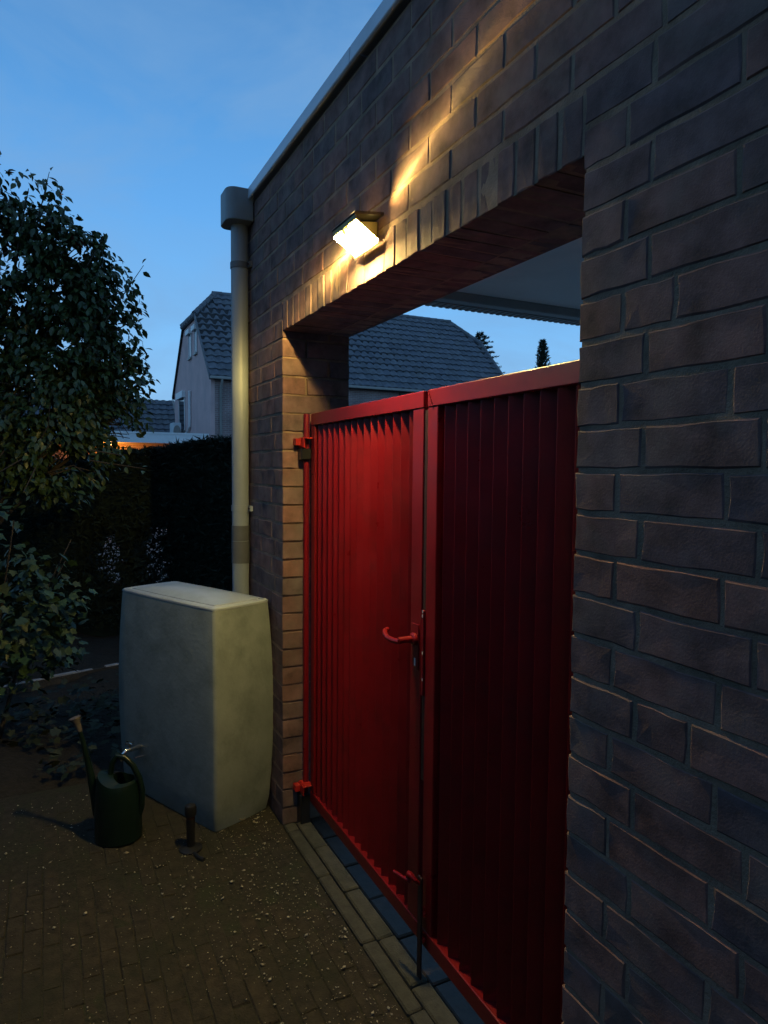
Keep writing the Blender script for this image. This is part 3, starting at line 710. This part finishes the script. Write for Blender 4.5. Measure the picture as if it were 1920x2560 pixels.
# ---- leafy shrub, left foreground
sb = Vector((4.15, .32, .02))
shr = thing('leafy_shrub', 'leafy green shrub with broad leaves at the left edge of the bed', 'shrub', sb)
st = MB()
for t in range(9):
    a_ = random.uniform(0, 6.3); e2 = Vector((4.05 + .3 * math.cos(a_), .2 + .32 * math.sin(a_), random.uniform(.7, 1.3)))
    st.tube([sb + Vector((random.uniform(-.05, .05), random.uniform(-.05, .05), -.03)), sb.lerp(e2, .5) + Vector((0, 0, .1)), e2], [.008, .006, .003], 6)
st.build('stem', M['bark'], shr)
P = []; O = []
for (c, r, n) in [((4.08, .28, 1.05), .26, 90), ((4.05, .16, .90), .22, 80), ((4.02, .15, .68), .28, 120), ((4.02, .05, .60), .20, 60), ((4.1, .35, .75), .34, 140), ((4.05, .24, .48), .24, 60), ((3.9, -.10, .78), .12, 16), ((3.9, -.04, .62), .15, 24), ((3.9, -.16, .88), .07, 7), ((4.1, .25, 1.27), .12, 12), ((4.05, .2, .8), .36, 260), ((4.02, .12, .62), .3, 120)]:
    d = rng.normal(size=(n, 3)); d /= np.linalg.norm(d, axis=1)[:, None]
    P.append(np.array(c) + d * (r * rng.uniform(.3, 1.05, n) ** .6)[:, None]); O.append(d)
foliage(shr, np.concatenate(P), np.concatenate(O), .056, (LV2, LF2), [M['shrub']], 300, droop=.25)

# ---- low plants at the edge of the bed
P = []
for _ in range(1250):
    x = random.uniform(3.5, 5.2); y = random.uniform(-.55, 1.0)
    if x < 3.58 - .35 * max(0, y - .15) + .05 * noise.noise((y * 6, 0, 0)) : continue
    if noise.noise((x * 2.4, y * 2.4, 5)) < -.2: continue
    if (Vector((x, y, 0)) - Vector((cen.x, cen.y, 0))).length < .5 or x > 4.55: continue
    P.append((x, y, .04 + random.random() ** 1.5 * .22 * min(1, (x - 3.4) * 2)))
P = np.array(P)
n = len(P); Vs, Fs = [], []; a, el = rand_dirs(n, .1)
for i in range(n):
    rot = Matrix.Rotation(a[i], 3, 'Z') @ Matrix.Rotation(-el[i] * .7, 3, 'Y') @ Matrix.Rotation(random.gauss(0, .4), 3, 'X')
    Vs.append((LV2 * random.uniform(.035, .07)) @ np.array(rot).T + P[i]); Fs.append(LF2 + i * len(LV2))
tag(link('ground_cover', raw_mesh('ground_cover', np.concatenate(Vs), np.concatenate(Fs), M['ivy'])), 'low dark ground cover plants along the edge of the bed', 'plants', kind='stuff')

# ---- pale edging board in the bed
d = Vector((5.69 - 5.46, -.48 - .18, 0)); nn = Vector((d.y, -d.x, 0)).normalized() * .013
p0, p1 = Vector((5.00, .36, 0)), Vector((5.36, -.70, 0)); m = 12
ebt = thing('edging_board', 'dark edging board with a pale worn top crossing the bed behind the water butt', 'edging board', p0.lerp(p1, .5))
eb = MB(); ec = MB()
for i in range(m):
    a_, b2 = p0.lerp(p1, i / m), p0.lerp(p1, (i + 1.0) / m); q_ = (b2 - a_) * .995
    eb.prism([a_ - nn + Vector((0, 0, -.05)), a_ + nn + Vector((0, 0, -.05)), a_ + nn + Vector((0, 0, .088)), a_ - nn + Vector((0, 0, .088))], q_)
    w0 = random.uniform(.004, .012)
    if i not in (7,): ec.prism([a_ - nn * 1.1 + Vector((0, 0, .0885)), a_ + nn * 1.1 + Vector((0, 0, .0885)), a_ + nn * 1.1 + Vector((0, 0, .0885 + w0)), a_ - nn * 1.1 + Vector((0, 0, .0885 + w0))], q_)
eb.build('board', M['bark'], ebt); ec.build('cap', M['board'], ebt, kind='stuff')

# ---- clipped conifer hedge
H0, H1 = Vector((5.116, -2.404, 0)), Vector((9.42, 3.79, 0)); hdir = (H1 - H0).normalized(); hn = Vector((-hdir.y, hdir.x, 0)); HL = (H1 - H0).length
hed = thing('hedge', 'tall dark clipped conifer hedge behind the tree and water butt', 'hedge', H0.lerp(H1, .5))
def gapf(s, z):
    f_ = -1
    for c, w_ in ((2.47, .20), (2.02, .20)): f_ = max(f_, 1 - ((s - c) / w_) ** 2 - ((z - .66) / .34) ** 2)
    return f_ + 1.1 * noise.noise((s * 11, z * 11, 0))
def gap(s, z): return gapf(s, z) > .1
def htop(s): return 1.80 - .125 * max(0, min(s - 1.2, 2.6)) + .03 * noise.noise((s * 2.3, 0, 0))
hc = MB()
def hseg(s0, s1, z0, z1):
    a_, b2 = H0 + hdir * s0, H0 + hdir * s1
    hc.prism([a_ - hn * .08 + Vector((0, 0, z0)), a_ - hn * .40 + Vector((0, 0, z0)), a_ - hn * .40 + Vector((0, 0, z1)), a_ - hn * .08 + Vector((0, 0, z1))], b2 - a_)
cx_ = 1 / hdir.x
ss = 0
while ss < HL - .01:
    e2 = min(HL, ss + .045); zt = min(htop(ss), htop(e2)) - .10; zz = 0; run = None
    while zz < zt:
        if not gap(ss + .022, zz):
            if run is None: run = zz
        elif run is not None: hseg(ss, e2, run, zz); run = None
        zz += .04
    if run is not None: hseg(ss, e2, run, zt + .05)
    ss = e2
hc.build('stem', M['conifer'], hed)
n = 44000
s = HL * rng.uniform(0, 1, n) ** 1.25; z = rng.uniform(0.05, 1.0, n); top = rng.uniform(0, 1, n) < .34
Vs = np.zeros((n * 3, 3), np.float32); keep = np.ones(n, bool)
for i in range(n):
    ht = htop(s[i]); zz = ht + abs(rng.normal(0, .018)) - .03 if top[i] else z[i] * ht
    if not top[i] and gap(s[i], zz) and random.random() < .15: keep[i] = False; continue
    dep = rng.uniform(-.5, .02) if top[i] else rng.normal(-.03, .035)
    if not top[i] and gap(s[i], zz): dep = rng.uniform(-.5, 0)
    p = H0 + hdir * float(s[i]) + hn * float(dep) + Vector((0, 0, float(zz)))
    l = rng.uniform(.02, .055); a_ = rng.normal(size=3); a_[2] = a_[2] * .6 + (.9 if top[i] else .2); a_ += np.array(hn) * .6; a_ /= np.linalg.norm(a_)
    b2 = np.cross(a_, rng.normal(size=3)); b2 *= .22 / max(.05, np.linalg.norm(b2))
    pa = np.array(p); Vs[3 * i] = pa - a_ * l * .4 - b2 * l; Vs[3 * i + 1] = pa - a_ * l * .4 + b2 * l; Vs[3 * i + 2] = pa + a_ * l
m_ = 5600; ex_ = []
for i in range(m_):
    sx_ = rng.uniform(1.7, 2.8); zz = rng.uniform(.2, 1.1); p = H0 + hdir * float(sx_) - hn * float(rng.uniform(.02, .4)) + Vector((0, 0, float(zz)))
    l = rng.uniform(.02, .05); a_ = rng.normal(size=3); a_ /= np.linalg.norm(a_); b2 = np.cross(a_, rng.normal(size=3)); b2 *= .28 / max(.05, np.linalg.norm(b2)); pa = np.array(p)
    ex_ += [pa - a_ * l * .5 - b2 * l, pa - a_ * l * .5 + b2 * l, pa + a_ * l]
Vs = np.concatenate([Vs, np.array(ex_, np.float32)]); keep = np.concatenate([keep, np.ones(m_, bool)]); n += m_
Vk = Vs.reshape(n, 3, 3)[keep].reshape(-1, 3) - np.array(ORG[hed.name])
o = link('foliage', raw_mesh('foliage', Vk, np.arange(len(Vk)).reshape(-1, 3), M['conifer']), hed); o['kind'] = 'stuff'
# the neighbour's pale patio, glimpsed through the thin spots
d0 = H0 - hn * .7; d1 = H0 + hdir * 6 - hn * .7; away = Vector((1, 0, 0)) * 13
struct('patio', MB().prism([d0 + Vector((0, 0, -.05)), d1 + Vector((0, 0, -.05)), d1 + away + Vector((0, 0, -.05)), d0 + away + Vector((0, 0, -.05))], (0, 0, .075)), M['patio'])

# ================================================================== HOUSE
YL, YR = -5.753, -20.05
house = thing('house', 'large dark tiled house with mauve end wall and half hipped roof beyond the garden', 'house', (31.2, -12.9, 0))
prof = [(27, -.1), (27, 5.22), (29.72, 7.88), (32.68, 7.88), (35.4, 5.22), (35.4, -.1)]
b = MB(); n = len(prof)
b.prism([(x, YL - .15, z) for x, z in prof], (0, YR + .15 - YL + .15, 0)).build('brick_wall', M['housebrick'], house)
MB().prism([(x, YL, z) for x, z in prof], (0, -.148, 0)).build('end_wall', M['plaster'], house)
MB().prism([(x, YR, z) for x, z in prof], (0, .148, 0)).build('end_wall', M['plaster'], house)
E1, K1, RG, K2, E2 = (26.72, 5.06), (29.72, 8.0), (31.2, 9.30), (32.68, 8.0), (35.68, 5.06)
yl, yr, rl, rr = YL + .10, YR - .10, -6.85, -19.05
sl = [Vector((E1[0], yl, E1[1])), Vector((K1[0], yl, K1[1])), Vector((RG[0], rl, RG[1])), Vector((RG[0], rr, RG[1])), Vector((K1[0], yr, K1[1])), Vector((E1[0], yr, E1[1]))]
roof = MB()
roof.add(sl + [Vector((62.4 - v.x, v.y, v.z)) for v in sl], [(0, 1, 2, 3, 4, 5), (6, 11, 10, 9, 8, 7), (1, 7, 8, 2)[::1], (4, 3, 9, 10)])
roof.add([v - Vector((0, 0, .10)) for v in sl] + [Vector((62.4 - v.x, v.y, v.z - .10)) for v in sl], [(5, 4, 3, 2, 1, 0), (7, 8, 9, 10, 11, 6)])
ro = roof.build('roof', M['roofdeck'], house)
# tiles of the front slope, courses overlapping
def tile_mesh(sd):
    r = random.Random(sd); w, l = .338, .47; n = 7; vs = []; fs = []
    for iz in (0, 1):
        for i in range(n + 1):
            u = i / n; h = .022 * math.sin(2 * math.pi * u * .95 + .4) + r.uniform(-.003, .003)
            vs.append((iz * l, -w / 2 + w * u, h + (.075 if iz == 0 else .010)))
    fs = [(i, i + 1, n + 1 + i + 1, n + 1 + i) for i in range(n)]
    for i in range(n + 1): v = vs[i]; vs.append((v[0], v[1], v[2] - .050))
    fs += [(i + 1, i, 2 * n + 2 + i, 2 * n + 2 + i + 1) for i in range(n)]
    return MB().add(vs, fs).mesh('roof_tile', M['tile'])
tms = [tile_mesh(s_) for s_ in range(5)]
su = Vector((RG[0] - E1[0], 0, RG[1] - E1[1])); SL = su.length; su.normalize(); sn = Vector((-su.z, 0, su.x)); pitch = SL / 14.0
tl = []
for rw in range(14):
    for cN in range(43):
        y = yl - .17 - cN * (yl - yr - .34) / 42; p = Vector((E1[0], y, E1[1])) + su * (rw * pitch) + sn * .02
        zc = p.z + .15
        if zc > K1[1]:
            f_ = (zc - K1[1]) / (RG[1] - K1[1]); 
            if y > yl + (rl - yl) * f_ - .10 or y < yr + (rr - yr) * f_ + .10: continue
        q = proj(p + su * .2)
        vis = (440 < q[0] < 590) or (866 < q[0] < 1260 and q[1] < 1000)
        tl.append((not vis, q[2], p))
tl.sort(key=lambda t: (t[0], t[1])); rest = MB()
ang = -math.atan2(su.z, su.x)
for k, (nv, _, p) in enumerate(tl):
    me = random.choice(tms); pj = p + Vector((0, random.uniform(-.006, .006), random.uniform(-.006, .006)))
    if k < 300: link('roof_tile', me, house, pj, (random.uniform(-.008, .008), ang, 0))
    else: joined(rest, me, pj, 0, ang)
rest.build('tiling', M['tile'], house, kind='stuff')
# ridge, hip and verge tiles
rd = MB()
def caps(p, q, r, step):
    p, q = Vector(p), Vector(q); n_ = max(1, int((q - p).length / step)); 
    for i in range(n_):
        a_, b2 = p.lerp(q, i / n_), p.lerp(q, (i + 1.08) / n_); rd.tube([a_, b2], [r, r * .88], 8)
caps((RG[0], rr - .1, RG[1] + .02), (RG[0], rl + .1, RG[1] + .02), .13, .40)
for K in (K1, K2):
    caps((K[0], yl, K[1] + .03), (RG[0], rl, RG[1] + .03), .12, .38); caps((K[0], yr, K[1] + .03), (RG[0], rr, RG[1] + .03), .12, .38)
caps((K1[0], yl - .02, K1[1] - .02), (K2[0], yl - .02, K2[1] - .02), .11, .38)
caps((E1[0], yr + .02, E1[1] + .05), (K1[0], yr + .02, K1[1] + .05), .09, .40)
rd.build('ridge_tiles', M['tile'], house)
MB().prism([(E1[0], yl + .02, E1[1] - .12), (E1[0], yl + .02, E1[1] + .06), (K1[0], yl + .02, K1[1] + .06), (K1[0], yl + .02, K1[1] - .12)], (0, -.05, 0)).build('verge_board', M['tile'], house)
MB().box(26.62, 26.74, yr, yl, 4.98, 5.09).build('gutter', M['gutter'], house, bevel=.02)
MB().tube([(26.68, -6.12, 5.0), (26.72, -6.12, 4.85), (26.94, -6.12, 4.62), (26.94, -6.12, 0)], .05, 10).build('downpipe', M['gutter'], house, smooth=True)
def gable_window(x0, x1, z0, z1, head):
    w_ = MB().box(x0, x1, YL - .01, YL + .012, z0, z1); wo = w_.build('window', M['glass'], house)
    MB().box(x0 - .03, x0 + .03, YL + .013, YL + .05, z0, z1).box(x1 - .02, x1 + .03, YL + .013, YL + .03, z0, z1).build('frame', M['whitepaint'], wo)
    MB().box(x0 - .10, x1 + .10, YL + .001, YL + .16, z1, z1 + head).build('lintel_box', M['whitepaint'], wo)
    MB().box(x0 - .06, x1 + .06, YL + .001, YL + .09, z0 - .08, z0).build('sill', M['gutter'], wo)
gable_window(30.85, 31.45, 6.40, 7.40, .20); gable_window(29.60, 30.10, 6.42, 7.36, .20); gable_window(32.55, 34.1, 3.3, 4.80, .30)
wo = MB().box(26.985, 27.02, -16.4, -14.1, 3.9, 4.72).build('window', M['glass'], house)
MB().box(26.93, 26.984, -16.5, -16.38, 3.8, 4.8).box(26.93, 26.984, -14.12, -14.0, 3.8, 4.8).box(26.93, 26.984, -15.3, -15.2, 3.9, 4.72).build('frame', M['whitepaint'], wo)
MB().box(26.85, 26.998, -16.5, -14.0, 4.722, 4.93).build('blind_box', M['awning'], wo)
# flat roofed extension with lit underside
ex = MB().box(27.3, 34, -5.74, 3.2, -.06, 2.46).build('extension', M['housebrick'], house)
MB().box(25.52, 34.1, -5.30, 3.4, 2.464, 2.70).build('flat_roof', M['roofdeck'], ex)
MB().box(25.42, 25.518, -5.32, 3.4, 2.42, 2.80).box(25.40, 25.419, -5.33, 3.4, 2.74, 2.802).build('fascia', M['whitepaint'], ex)
MB().box(25.52, 27.298, -5.28, 3.2, 2.43, 2.462).build('ceiling_board', M['board'], ex)
pl = thing('patio_lamp', 'glowing orange patio lamp under the flat white roof edge', 'lamp', (26.5, -2.0, 2.43))
MB().lathe([(0, -.14), (.05, -.13), (.075, -.08), (.06, -.03), (.03, 0), (0, 0)], (26.5, -2.0, 2.428), 12).build('globe', M['globe'], pl, smooth=True)
pd = bpy.data.lights.new('patio_light', 'POINT'); pd.energy = PATIO_W; pd.color = (1, .33, .035); pd.shadow_soft_size = .1
po = bpy.data.objects.new('patio_light', pd); COL.objects.link(po); po.parent = pl; po.location = (0, 0, -.30)
# air conditioner on the extension roof
acp = Vector((32.9, -5.35, 2.702))
ac = thing('air_conditioner', 'pale air conditioning unit on the flat roof against the mauve end wall', 'air conditioner', acp)
MB().box(32.45, 33.35, -5.55, -5.18, 2.82, 3.62).build('case', M['ac'], ac, bevel=.02)
MB().lathe([(.30, 0), (.30, .02), (.26, .02), (.26, .005), (0, .005)], (32.448, -5.36, 3.2), 20, sx=1, sy=.55, M_=Matrix.Rotation(R_(-90), 4, 'Y')).build('fan_grille', M['gutter'], ac)
MB().box(32.5, 32.6, -5.5, -5.2, 2.702, 2.82).box(33.2, 33.3, -5.5, -5.2, 2.702, 2.82).build('foot', M['gutter'], ac)
MB().tube([(32.44, -5.5, 3.0), (31.6, -5.66, 3.12), (31.15, -5.69, 3.4), (31.1, -5.69, 3.7), (31.1, -5.69, 4.95)], .06, 8).build('duct', M['whitepaint'], ac, smooth=True)

# neighbour's low dark roof
nb = thing('outbuilding', 'low outbuilding with dark tiled roof left of the mauve end wall', 'building', (38.5, -1, 0))
MB().box(36.2, 41, -6.0, 5, -.1, 3.0).build('brick_wall', M['housebrick'], nb)
rp_ = MB().prism([(35.8, -6.15, 2.9), (38.4, -6.15, 5.12), (41.4, -6.15, 2.9)], (0, 11.3, 0)); rp_.build('roof', M['roofdeck'], nb)
MB().prism([(35.75, -6.22, 2.92), (38.4, -6.22, 5.2), (38.4, -6.22, 5.05), (35.9, -6.22, 2.9)], (0, .15, 0)).build('verge_board', M['gutter'], nb)
tt = MB(); u2 = Vector((2.6, 0, 2.22)); u2l = u2.length; u2.normalize(); a2 = -math.atan2(u2.z, u2.x)
for rw in range(8):
    for cN in range(32):
        joined(tt, random.choice(tms), Vector((35.8, -5.9 + cN * .345, 2.9)) + u2 * rw * u2l / 8 + Vector((-.02, 0, .02)), 0, a2)
tt.build('tiling', M['tile'], nb, kind='stuff')

# ================================================================== DISTANT CONIFERS
def conifer(base, h, rad, label, drop, nbr, per=30, cone=True):
    base = Vector(base); t = thing('conifer_tree', label, 'tree', base)
    MB().tube([base, base + Vector((0, 0, h * .97))], [.16, .02], 8).build('trunk', M['bark'], t)
    Vs = []; br = MB()
    for i in range(nbr):
        f_ = (i + .5) / nbr; z = h * (.45 + .55 * f_); r = rad * ((1 - f_) ** .55 if cone else math.sin(math.pi * min(1, .15 + f_ * .85)) ** .5 + .08) * random.uniform(.75, 1.1); a_ = i * 2.4 + random.uniform(-.3, .3)
        d = Vector((math.cos(a_), math.sin(a_), 0)); s = base + Vector((0, 0, z)); e2 = s + d * r + Vector((0, 0, drop * r))
        br.tube([s, s.lerp(e2, .5) + Vector((0, 0, .08 * r)), e2], [.03, .02, .008], 5)
        for k in range(per):
            u = random.uniform(.15, 1.02); p = s.lerp(e2, u) + Vector((0, 0, .08 * r * math.sin(math.pi * min(u, 1)))); l = random.uniform(.12, .30) * (1.1 - .4 * u)
            q = (d * random.uniform(.2, 1) + Vector(rng.normal(0, .5, 3)) + Vector((0, 0, random.uniform(-.1, .5)))).normalized(); w_ = q.cross(Vector(rng.normal(size=3))).normalized() * .035
            Vs += [p - w_, p + w_, p + q * l]
    br.build('branch', M['bark'], t)
    V = np.array([list(v) for v in Vs]) - np.array(base); o = link('needles', raw_mesh('needles', V, np.arange(len(V)).reshape(-1, 3), M['conifer']), t); o['kind'] = 'stuff'
conifer((37.0, -25.0, 0), 10.3, 2.3, 'spreading conifer whose branches stick out right of the tiled roof', .25, 110, 46)
conifer((37.0, -30.0, 0), 10.3, .85, 'slim dark conifer top showing above the right gate leaf', 1.3, 120, 46)

# ================================================================== UNSEEN HOUSE AND HEDGE, ADDED TO BLOCK PART OF THE SKY
oh = thing('unseen_house', 'unseen brick house added behind the viewpoint to block sky light', 'house', (-7, 0, 0))
MB().box(-10, -4.2, -7, 7, -.1, 5.2).build('wall', M['housebrick'], oh)
MB().prism([(-10.4, -7.3, 5.1), (-3.8, -7.3, 5.1), (-7.1, -7.3, 8.2)], (0, 14.6, 0)).build('roof', M['roofdeck'], oh)
sh_ = thing('unseen_hedge', 'tall unseen hedge added on the left to block sky light', 'hedge', (2, 3.6, 0))
b = MB()
for i in range(24):
    for k in range(4):
        x0 = -2.5 + i * .42; z0 = k * .62; j = random.uniform(-.1, .1)
        b.box(x0, x0 + .46, 3.3 + j, 4.2, z0 - .05, z0 + .64 + (random.uniform(0, .25) if k == 3 else 0))
b.build('foliage', M['conifer'], sh_)
